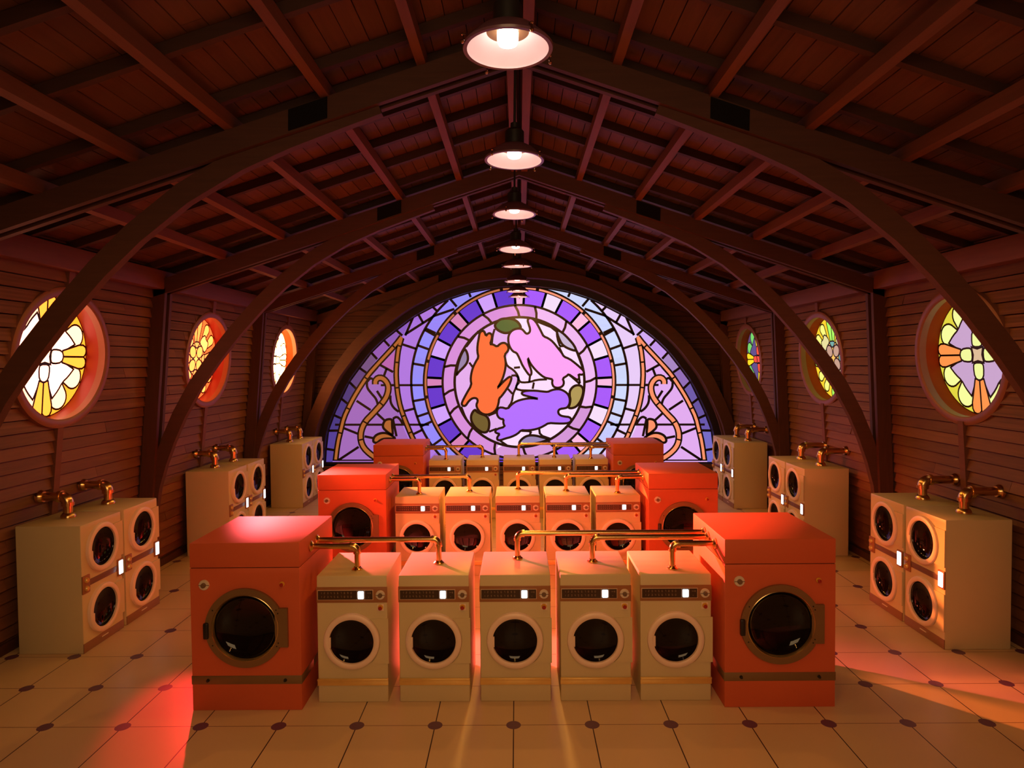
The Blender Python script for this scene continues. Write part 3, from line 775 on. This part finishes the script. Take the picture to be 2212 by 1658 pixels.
pal_r2 = dict(fill=P_(255, 214, 50), outer=P_(252, 250, 128), big=P_(232, 224, 158), pair=P_(176, 255, 98), oval=P_(198, 158, 136), lens=P_(116, 172, 166), star=P_(255, 196, 92))
pal_r3 = dict(fill=P_(96, 76, 120), outer=P_(122, 216, 110), big=P_(98, 82, 140), pair=P_(255, 224, 40), arm=P_(255, 84, 62), centre=P_(246, 80, 70))
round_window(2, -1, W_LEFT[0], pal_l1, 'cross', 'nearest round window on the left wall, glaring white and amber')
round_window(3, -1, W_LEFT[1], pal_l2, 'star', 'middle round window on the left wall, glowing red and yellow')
round_window(4, -1, W_LEFT[2], pal_l3, 'cross', 'farthest round window on the left wall, blazing white')
round_window(5, 1, W_RIGHT[0], pal_r1, 'cross', 'nearest round window on the right wall with lilac and orange petals')
round_window(6, 1, W_RIGHT[1], pal_r2, 'star', 'middle round window on the right wall with green petals')
round_window(7, 1, W_RIGHT[2], pal_r3, 'cross', 'farthest round window on the right wall with a red cross')

# glowing panel added in the near end wall for door reflections and front fill
wf = empty('window_8', (0.1, Y_FRONT + 0.06, 3.75)); wf['kind'] = 'structure'; wf['label'] = 'added glowing panel behind the viewer, in the near end wall'; wf['category'] = 'window'
t = MB(); t.box(-1.7, 1.7, -0.01, 0.0, -1.05, 1.05); t.build('pane', glow('fill_glow', (1, 0.62, 0.30), 4.5), wf, smooth=False)
t = MB()
for q in ((-1.78, -1.7, -1.13, 1.13), (1.7, 1.78, -1.13, 1.13), (-1.7, 1.7, -1.13, -1.05), (-1.7, 1.7, 1.05, 1.13)): t.box(q[0], q[1], -0.02, 0.04, q[2], q[3])
t.build('window_frame', M_POST, wf, smooth=False)

# ------------------------------------------------------------------ machine builders (front faces -Y, origin at the footprint's front centre)
def shell(m, x0, x1, y0, y1, z0, z1, holes, bev=0.010, mt=None):
    """bevelled cabinet whose front (y0) has round holes, holes = [(cx, cz, r, za, zb)] with za..zb the strip each hole sits in"""
    t = bmesh.new()
    bmesh.ops.create_cube(t, size=1, matrix=Matrix.Translation(((x0 + x1) / 2, (y0 + y1) / 2, (z0 + z1) / 2)) @ Matrix.Diagonal((x1 - x0, y1 - y0, z1 - z0, 1)))
    bmesh.ops.bevel(t, geom=t.edges[:], offset=bev, segments=2, affect='EDGES', profile=0.5)
    t.faces.ensure_lookup_table()
    f = max((q for q in t.faces if q.normal.y < -0.99), key=lambda q: q.calc_area())
    bmesh.ops.delete(t, geom=[f], context='FACES_ONLY')
    X0_, X1_, Z0_, Z1_ = x0 + bev, x1 - bev, z0 + bev, z1 - bev
    def quad(a, c, d, e_): t.faces.new([t.verts.new(p) for p in (a, c, d, e_)])
    zz = Z0_
    for cx, cz, r, za, zb in sorted(holes, key=lambda q: q[3]):
        za, zb = max(za, Z0_), min(zb, Z1_)
        if za > zz + 1e-4: quad((X0_, y0, zz), (X1_, y0, zz), (X1_, y0, za), (X0_, y0, za))
        angs = sorted(set([i * 2 * PI / 48 for i in range(48)] + [math.atan2(zc - cz, xc - cx) % (2 * PI) for xc in (X0_, X1_) for zc in (za, zb)]))
        def rim(a):
            dx, dz = math.cos(a), math.sin(a); s_ = 1e9
            if dx > 1e-9: s_ = min(s_, (X1_ - cx) / dx)
            if dx < -1e-9: s_ = min(s_, (X0_ - cx) / dx)
            if dz > 1e-9: s_ = min(s_, (zb - cz) / dz)
            if dz < -1e-9: s_ = min(s_, (za - cz) / dz)
            return (cx + dx * s_, y0, cz + dz * s_)
        for i, a in enumerate(angs):
            c = angs[(i + 1) % len(angs)]
            quad((cx + r * math.cos(a), y0, cz + r * math.sin(a)), rim(a), rim(c), (cx + r * math.cos(c), y0, cz + r * math.sin(c)))
        zz = zb
    if Z1_ > zz + 1e-4: quad((X0_, y0, zz), (X1_, y0, zz), (X1_, y0, Z1_), (X0_, y0, Z1_))
    bmesh.ops.remove_doubles(t, verts=t.verts[:], dist=1e-5)
    m.add(t, mt)
def bowl(m, cx, cz, r, depth, y, mt=None):
    prof = [(r * math.cos(a), y + depth * math.sin(a)) for a in [PI / 2 * i / 12 for i in range(13)]]
    prof[-1] = (0, prof[-1][1])
    m.lathe(prof, 48, 'y', mt, (cx, 0, cz))
def dial(parent, cx, cz, r, y):
    d = MB(); d.lathe([(0, y - 0.012), (r * 0.92, y - 0.012), (r, y - 0.006), (r, y)], 32, 'y', M_DIALW, (cx, 0, cz))
    d.box(cx - r, cx + r, y - 0.0135, y - 0.011, cz - 0.0025, cz + 0.0025, m=M_DIALC)
    o = d.build('dial', None, parent)
    k = MB(); k.lathe([(0, y - 0.032), (r * 0.36, y - 0.032), (r * 0.46, y - 0.026), (r * 0.48, y - 0.010)], 24, 'y', None, (cx, 0, cz))
    k.build('dial_knob', M_DIALC, o); return o
def stop_button(parent, cx, cz, y, plate, r):
    p = MB()
    if plate: p.box(cx - plate, cx + plate, y - 0.008, y, cz - plate, cz + plate, 0.003, M_RINGW)
    p.lathe([(0, y - 0.014), (r * 1.25, y - 0.014), (r * 1.4, y - 0.008)], 24, 'y', M_YEL, (cx, 0, cz + r * 0.15))
    o = p.build('stop_button', None, parent)
    k = MB(); k.lathe([(0, y - 0.036), (r * 0.8, y - 0.034), (r, y - 0.027), (r * 0.75, y - 0.012)], 24, 'y', None, (cx, 0, cz)); k.build('push_knob', M_RED, o)
SEG = {'0': 'abcdef', '1': 'bc', '2': 'abged', '3': 'abgcd', '4': 'fgbc', '5': 'afgcd', '6': 'afgedc', '7': 'abc', '8': 'abcdefg', '9': 'abcdfg'}
def digit(m, ch, x, z, h, y):
    w_ = h * 0.5; t_ = h * 0.11
    P = {'a': (0, h / 2, 1), 'd': (0, -h / 2, 1), 'g': (0, 0, 1), 'b': (w_ / 2, h / 4, 0), 'c': (w_ / 2, -h / 4, 0), 'f': (-w_ / 2, h / 4, 0), 'e': (-w_ / 2, -h / 4, 0)}
    for s_ in SEG[ch]:
        px, pz, hor = P[s_]
        if hor: m.box(x + px - w_ / 2, x + px + w_ / 2, y - 0.001, y, z + pz - t_, z + pz + t_)
        else: m.box(x + px - t_, x + px + t_, y - 0.001, y, z + pz - h / 4, z + pz + h / 4)

def make_washer():
    e = empty('washing_machine')
    m = MB(); shell(m, -0.2875, 0.2875, 0.0, 0.66, 0.0, 1.045, [(-0.004, 0.51, 0.19, 0.215, 0.80)]); m.build('body', M_CREAM, e)
    m = MB(); m.box(-0.289, 0.289, -0.005, 0.01, 0.825, 0.954, 0.002); cp = m.build('control_panel', M_BAND, e)
    m = MB(); m.box(-0.279, 0.176, -0.008, -0.004, 0.848, 0.931, 0.001, M_OUTLINE); m.box(-0.274, 0.045, -0.0095, -0.006, 0.853, 0.926, m=M_PANEL)
    m.box(0.049, 0.103, -0.0095, -0.006, 0.853, 0.926, m=M_PANEL); m.box(0.107, 0.171, -0.0095, -0.006, 0.853, 0.926, m=M_PANEL)
    m.build('key_panel', None, cp)
    m = MB()
    for r_, zz in enumerate((0.907, 0.876)):
        for i, ch in enumerate('1234567890'): digit(m, ch, -0.248 + i * 0.0272, zz, 0.014, -0.0095)
    m.box(0.128, 0.146, -0.0105, -0.0095, 0.904, 0.908); m.box(0.150, 0.158, -0.0105, -0.0095, 0.900, 0.912); m.box(0.136, 0.140, -0.0105, -0.0095, 0.868, 0.876)
    m.build('key_marks', M_MARK, cp, smooth=False)
    m = MB(); m.box(0.0525, 0.0995, -0.0125, -0.0095, 0.8585, 0.9205, 0.006, seg=3); m.build('screen', M_SCREEN, cp)
    dial(e, 0.2345, 0.889, 0.038, -0.005)
    stop_button(e, 0.234, 0.784, 0.0, 0.027, 0.016)
    # door: ring, raised hinge cover to the right, dark bowl
    m = MB(); m.lathe([(0.190, 0.0), (0.180, -0.012), (0.182, -0.030), (0.192, -0.036), (0.214, -0.036), (0.226, -0.028), (0.230, -0.014), (0.230, 0.0)], 64, 'y', None, (-0.004, 0, 0.51))
    m.box(-0.193, -0.170, -0.033, -0.018, 0.462, 0.548, 0.003)
    d = m.build('door', M_RINGW, e)
    m = MB(); bowl(m, -0.004, 0.51, 0.184, 0.055, -0.016); m.build('door_glass', M_DOORGL, d)
    m = MB()
    oc = [(0.296, 0.324), (0.296, 0.692), (0.148, 0.692)] + [(-0.004 + 0.238 * math.cos(a), 0.51 + 0.238 * math.sin(a)) for a in [math.radians(48 + i * (-96) / 14) for i in range(15)]] + [(0.148, 0.324)]
    m.prism(oc, -0.012, 0.001); m.build('hinge_cover', M_CREAM, e, smooth=0.4)
    m = MB(); m.box(-0.2895, 0.2895, -0.010, 0.0, 0.143, 0.186, 0.002); m.box(-0.2895, 0.2895, -0.022, 0.0, 0.184, 0.201, 0.005)
    m.build('gold_strip', M_GOLD, e)
    return e
def make_dryer():
    e = empty('tumble_dryer')
    m = MB(); shell(m, -0.44, 0.44, 0.0, 0.92, 0.0, 1.150, [(0.0, 0.674, 0.272, 0.30, 1.10)], 0.006); m.build('body', M_ORANGE, e)
    m = MB(); m.box(-0.44, 0.44, 0.0, 0.92, 1.154, 1.352, 0.008); m.build('top_box', M_ORANGE, e)
    m = MB(); m.box(-0.432, 0.432, 0.008, 0.912, 1.146, 1.158); m.build('seam', M_BLACK, e, smooth=False)
    m = MB(); m.box(-0.443, 0.443, -0.003, 0.30, 0.214, 0.283, 0.002); m.box(-0.443, 0.443, 0.30, 0.923, 0.214, 0.283, 0.002)
    bd = m.build('bronze_band', M_BRONZE, e)
    for sx in (-1, 1):
        m = MB(); m.lathe([(0, -0.022), (0.009, -0.021), (0.012, -0.014), (0.013, -0.003)], 20, 'y', None, (sx * 0.31, 0, 0.247)); m.build('bolt', M_BLACK, bd)
    dial(e, -0.325, 1.018, 0.042, 0.0)
    stop_button(e, 0.300, 1.022, 0.0, 0, 0.015)
    m = MB()
    out = [(0.342, 0.520), (0.342, 0.832), (0.270, 0.832)] + [(0.318 * math.cos(a), 0.674 + 0.318 * math.sin(a)) for a in [math.radians(31 + i * 298 / 60) for i in range(61)]] + [(0.270, 0.520)]
    inn = []
    n = len(out)
    # ring plate with a round opening, built as quads between matched points
    angs = [math.atan2(z - 0.674, x) for x, z in out]
    for i in range(n):
        j = (i + 1) % n
        a, c = angs[i], angs[j]
        pi_, pj = (0.266 * math.cos(a), 0.674 + 0.266 * math.sin(a)), (0.266 * math.cos(c), 0.674 + 0.266 * math.sin(c))
        m.bm.faces.new([m.bm.verts.new(q) for q in ((out[i][0], -0.024, out[i][1]), (pi_[0], -0.024, pi_[1]), (pj[0], -0.024, pj[1]), (out[j][0], -0.024, out[j][1]))])
        m.bm.faces.new([m.bm.verts.new(q) for q in ((out[i][0], -0.024, out[i][1]), (out[j][0], -0.024, out[j][1]), (out[j][0], 0.0, out[j][1]), (out[i][0], 0.0, out[i][1]))])
    bmesh.ops.remove_doubles(m.bm, verts=m.bm.verts[:], dist=1e-5)
    d = m.build('door', M_BRONZE, e, smooth=0.5)
    m = MB(); m.lathe([(0.268, -0.024), (0.264, -0.026), (0.254, -0.010), (0.252, 0.0)], 64, 'y', None, (0, 0, 0.674)); m.build('door_lip', M_LIP, d)
    m = MB(); bowl(m, 0, 0.674, 0.255, 0.09, -0.008); m.build('door_glass', M_DOORGL, d)
    m = MB(); m.box(-0.326, -0.286, -0.045, -0.01, 0.592, 0.722, 0.010); m.build('door_handle', M_BLACK, d)
    m = MB()
    for a in (24, 30, -24, -30, 150, -152): 
        m.lathe([(0, -0.0275), (0.005, -0.0265), (0.006, -0.024)], 10, 'y', None, (0.292 * math.cos(math.radians(a)), 0, 0.674 + 0.292 * math.sin(math.radians(a))))
    m.build('screws', M_BLACK, d)
    return e
def make_stacker():
    e = empty('stacked_dryer'); W2 = 0.316
    m = MB(); shell(m, -W2, W2, 0.0, 0.63, 0.0, 1.242, [(0.0, 0.350, 0.196, 0.10, 0.60), (0.0, 0.965, 0.196, 0.76, 1.20)]); m.build('body', M_CREAM, e)
    m = MB(); m.box(-W2 + 0.002, W2 - 0.002, -0.004, 0.01, 0.002, 0.092, 0.002, M_KICK); m.box(-0.05, 0.05, -0.010, -0.003, 0.052, 0.062, 0.002, M_DIALW); m.build('kick_plate', None, e)
    for cz in (0.350, 0.965):
        m = MB(); m.lathe([(0.196, 0.0), (0.188, -0.014), (0.190, -0.030), (0.200, -0.036), (0.224, -0.036), (0.236, -0.028), (0.240, -0.014), (0.240, 0.0)], 64, 'y', None, (-0.01, 0, cz))
        m.box(-0.212, -0.186, -0.034, -0.018, cz - 0.09, cz - 0.0, 0.003)
        d = m.build('door', M_RINGW, e)
        m = MB(); bowl(m, -0.01, cz, 0.193, 0.075, -0.016); m.build('door_glass', M_DOORGL, d)
        m = MB()
        oc = [(W2 + 0.006, cz - 0.178), (W2 + 0.006, cz + 0.178), (0.155, cz + 0.178)] + [(-0.01 + 0.25 * math.cos(a), cz + 0.25 * math.sin(a)) for a in [math.radians(45 - i * 90 / 14) for i in range(15)]] + [(0.155, cz - 0.178)]
        m.prism(oc, -0.014, 0.001); m.build('hinge_cover', M_CREAM, e, smooth=0.4)
    m = MB(); m.box(-0.22, 0.235, -0.006, 0.002, 0.632, 0.690, 0.002); m.build('control_band', M_STRIPE, e)
    m = MB(); m.box(-W2 - 0.003, -0.212, -0.012, 0.002, 0.575, 0.748, 0.003); p = m.build('knob_plate', M_BAND, e)
    for zz in (0.622, 0.702):
        m = MB(); m.lathe([(0, -0.034), (0.018, -0.033), (0.024, -0.026), (0.026, -0.012)], 24, 'y', None, (-0.268, 0, zz)); m.build('knob', M_GOLD, p)
    m = MB(); m.box(0.228, W2 + 0.004, -0.014, 0.002, 0.575, 0.748, 0.003); p = m.build('display_frame', M_BAND, e)
    m = MB(); m.box(0.240, W2 - 0.012, -0.018, -0.013, 0.592, 0.732, 0.006, seg=3); m.build('screen', M_SCREEN, p)
    return e

ROWN = ('front', 'middle', 'back'); POS = ('leftmost', 'second from left', 'centre', 'second from right', 'rightmost')
LOOK = ('dimly lit fronts', 'salmon lit fronts', 'golden lit fronts')
washer0, dryer0, stack0 = make_washer(), make_dryer(), make_stacker()
WROW = [(0.345, [-1.300, -0.632, 0.030, 0.684, 1.335], 0.0), (3.49, [-1.252, -0.598, 0.058, 0.711, 1.362], 0.0), (6.645, [-1.240, -0.568, 0.092, 0.735, 1.390], 0.0)]
first = True; w_at = {}
for r, (y, xs, _) in enumerate(WROW):
    for i, x in enumerate(xs):
        o = washer0 if first else copy_tree(washer0); first = False
        o.location = (x, y, 0); o.rotation_euler = (0, 0, random.uniform(-0.006, 0.006)); w_at[r, i] = (x, y)
        tag(o, 'cream washing machine, %s of the five in the %s row of washers' % (POS[i], ROWN[r]), 'washing machine', 'cream washing machines in the %s row' % ROWN[r])
DROW = [((-2.122, 0.228), (2.137, 0.238)), ((-2.075, 3.40), (2.160, 3.31)), ((-2.040, 6.47), (2.170, 6.38))]
first = True
for r, pr in enumerate(DROW):
    for k, (x, y) in enumerate(pr):
        o = dryer0 if first else copy_tree(dryer0); first = False
        o.location = (x, y, 0)
        tag(o, 'big orange tumble dryer at the %s end of the %s row' % (('left', 'right')[k], ROWN[r]), 'dryer', 'orange tumble dryers closing the rows')
SROW = [(-4.135, (1.575, 2.262), 1), (-4.120, (4.73, 5.41), 1), (-4.115, (7.92, 8.58), 1), (4.112, (1.565, 2.235), -1), (4.105, (4.56, 5.225), -1), (4.128, (7.58, 8.245), -1)]
first = True; st_at = []
NF = ('nearest', 'middle', 'farthest')
for k, (x, ysx, s_) in enumerate(SROW):
    for j, y in enumerate(ysx):
        o = stack0 if first else copy_tree(stack0); first = False
        o.location = (x, y, 0); o.rotation_euler = (0, 0, PI / 2 * s_)
        tag(o, 'cream two-door stacked dryer, %s half of the %s pair along the %s wall' % (('near', 'far')[j], NF[k % 3], 'left' if s_ > 0 else 'right'), 'dryer',
            'stacked dryers along the %s wall' % ('left' if s_ > 0 else 'right'))
        st_at.append((x, y, s_, k % 3, j))

# ------------------------------------------------------------------ brass pipes
def pipe(base, side, x_end, zh, r, fl, label, group, steel_nip=True):
    """from a flange on a machine top, up, through an elbow and sideways to a flange at x_end"""
    x, y, z = base; e = empty('brass_pipe', (x, y, z)); tag(e, label, 'pipe', group)
    R = r * (2.1 if r < 0.03 else 1.55); d = side
    zr = zh - z
    m = MB(); m.tube([(0, 0, 0.003), (0, 0, zr - R)], r, 20); m.build('riser', M_BRASS, e)
    m = MB(); path = [(d * (R - R * math.cos(a)), 0, zr - R + R * math.sin(a)) for a in [PI / 2 * i / 10 for i in range(11)]]
    m.tube(path, r * 1.22, 20)
    m.tube([(0, 0, zr - R - r * 0.6), (0, 0, zr - R + r * 0.2)], r * 1.38, 20); m.tube([(d * (R - r * 0.2), 0, zr), (d * (R + r * 0.6), 0, zr)], r * 1.38, 20)
    m.build('elbow', M_BRASS, e)
    L = abs(x_end - x)
    m = MB(); m.tube([(d * R, 0, zr), (d * (L - 0.002), 0, zr)], r, 20); m.build('run', M_BRASS, e)
    m = MB(); m.lathe([(0, 0.001), (fl, 0.001), (fl, r * 0.35), (r * 1.5, r * 0.7), (r * 1.2, r * 1.1)], 28, 'z'); m.build('flange', M_BRASS, e)
    m = MB(); m.tube([(d * (L - 0.001), 0, zr), (d * (L - r * 0.4), 0, zr), (d * (L - r * 0.75), 0, zr), (d * (L - r * 1.2), 0, zr)], [fl, fl, r * 1.5, r * 1.2], 28); m.build('flange', M_BRASS, e)
PY = [(0.160, 0.320, 0.440, 0.335, 0.130), (0.155, 0.315, 0.450, 0.300, 0.135), (0.11, 0.33, 0.50, 0.30, 0.09)]
PX = [(0.010, 0.006, 0.022, 0.014, 0.004), (0.01, 0.008, 0.006, -0.003, 0.01), (0.012, -0.012, -0.006, 0.0, -0.012)]
for r in range(3):
    (dlx, dly), (drx, dry) = DROW[r]
    for i in range(5):
        x, y = w_at[r, i]; side = -1 if i < 2 else 1
        xe = dlx + 0.44 if i < 2 else drx - 0.44
        zh = (1.245, 1.254, 1.268, 1.256, 1.256)[i]
        pipe((x + PX[r][i], y + PY[r][i], 1.045), side, xe, zh, 0.0235, 0.046,
             'brass pipe from the %s washer, %s row, to the %s dryer' % (POS[i], ROWN[r], 'left' if i < 2 else 'right'), 'brass pipes over the %s row' % ROWN[r])
for x, y, s_, k, j in st_at:
    zb = 1.242; xb = x - s_ * 0.365; zh = 1.455
    sgn = -s_
    skz = zh
    xw = sk(sgn * (WX(zh) - 0.020), y, zh)[0]
    dy = {True: (0.045, 0.0), False: (-0.03, -0.05)}[s_ > 0][j]
    pipe((xb, y + dy, zb), sgn, xw, zh, 0.043, 0.070, 'thick brass pipe from the %s dryer of the %s pair into the %s wall' % (('near', 'far')[j], NF[k], 'left' if s_ > 0 else 'right'),
         'thick brass pipes along the %s wall' % ('left' if s_ > 0 else 'right'))

# ------------------------------------------------------------------ pendant lamps
def make_lamp():
    e = empty('pendant_lamp')               # origin at the rim's centre
    m = MB(); m.lathe([(0.243, 0.0), (0.247, 0.012), (0.232, 0.030), (0.16, 0.095), (0.105, 0.125), (0.075, 0.135)], 56, 'z', M_SHADE)
    m.lathe([(0.243, 0.0), (0.222, 0.001)], 56, 'z', M_SHADE)
    sh = m.build('shade', None, e)
    m = MB(); m.lathe([(0.222, 0.001), (0.219, 0.014), (0.185, 0.052), (0.150, 0.080), (0.116, 0.094)], 56, 'z'); m.build('reflector', M_REFL, e)
    m = MB(); m.lathe([(0.0, 0.094), (0.118, 0.094), (0.110, 0.112), (0.05, 0.118)], 40, 'z'); m.build('socket', M_BRONZE, e)
    m = MB(); m.lathe([(0, 0.022), (0.034, 0.023), (0.050, 0.030), (0.057, 0.045), (0.058, 0.094), (0, 0.094)], 28, 'z'); m.build('bulb', M_BULB, e)
    m = MB(); m.lathe([(0.078, 0.13), (0.078, 0.235), (0.060, 0.255), (0.034, 0.262), (0.034, 0.305), (0.02, 0.312), (0, 0.312)], 32, 'z'); m.build('canopy_cap', M_CORD, e)
    m = MB(); m.tube([(0, 0, 0.30), (0, 0, 0.86)], 0.011, 12); m.build('cable', M_CORD, e)
    for k in range(4):
        a = math.radians(-82 + 90 * k + 20); c_, s_ = math.cos(a), math.sin(a)
        m = MB(); m.tube([(0.240 * c_, 0.240 * s_, 0.03), (0.262 * c_, 0.262 * s_, 0.026), (0.262 * c_, 0.262 * s_, -0.004), (0.268 * c_, 0.268 * s_, -0.012)], 0.006, 8)
        m.lathe([(0, 0.010), (0.009, 0.006), (0.011, -0.002), (0.006, -0.010), (0, -0.012)], 10, 'z', None, (0.268 * c_, 0.268 * s_, -0.012))
        m.lathe([(0, 0.008), (0.008, 0.005), (0.009, -0.002), (0, -0.009)], 10, 'z', None, (0.266 * c_, 0.266 * s_, 0.024))
        m.build('clip', M_CLIP, sh)
    return e
LAMPS = [(0.026, -1.292, 4.459, 1, 0, 0), (0.054, 0.50, 4.42, 1, 0, 0.02), (0.048, 2.50, 4.44, 1, 0, 0.02), (0.060, 4.40, 4.38, 1, 0, 0.045), (0.080, 6.05, 4.39, 1, 0, -0.05), (0.083, 7.75, 4.355, 1, 0, 0),
         (0.092, 8.75, 4.275, 0.92, 0, 0.01), (0.122, 9.28, 4.215, 0.83, 0, -0.01), (0.02, -3.1, 4.45, 1, 0, 0), (0.02, -5.0, 4.45, 1, 0, 0)]
LN = ('nearest and largest pendant lamp at the top of the photo, its bulb showing', 'second pendant lamp back, its pink-white reflector a wide ellipse', 'third pendant lamp back from the viewer',
      'fourth pendant lamp back, its rim tilted down to the right', 'fifth pendant lamp back, its thin rim tilted up to the right', 'sixth pendant lamp back, just above the arched window',
      'pendant lamp hanging in front of the window top, upper of the last two', 'farthest and smallest pendant lamp, lowest over the arched window', 'pendant lamp over the viewer', 'pendant lamp behind the viewer')
LP = (42, 46, 62, 100, 100, 75, 40, 28, 80, 90)
lamp0 = make_lamp()
for i, (x, y, z, sc, rx, ry) in enumerate(LAMPS):
    o = lamp0 if i == 0 else copy_tree(lamp0)
    o.location = (x, y, z); o.scale = (sc,) * 3; o.rotation_euler = (rx, ry, 0.37 * i)
    tag(o, LN[i] + ' of the row' if len(LN[i].split()) < 5 else LN[i], 'lamp', 'pendant lamps along the ridge')
    d = bpy.data.lights.new('bulb_light', 'SPOT'); d.energy = LP[i]; d.color = (1, 0.44, 0.06) if 3 <= i <= 7 else (1, 0.38, 0.050); d.shadow_soft_size = 0.03; d.spot_size = math.radians(172); d.spot_blend = 0.25
    q = bpy.data.objects.new('bulb_light', d); COL.objects.link(q); q.location = (x, y, z + 0.008 * sc)
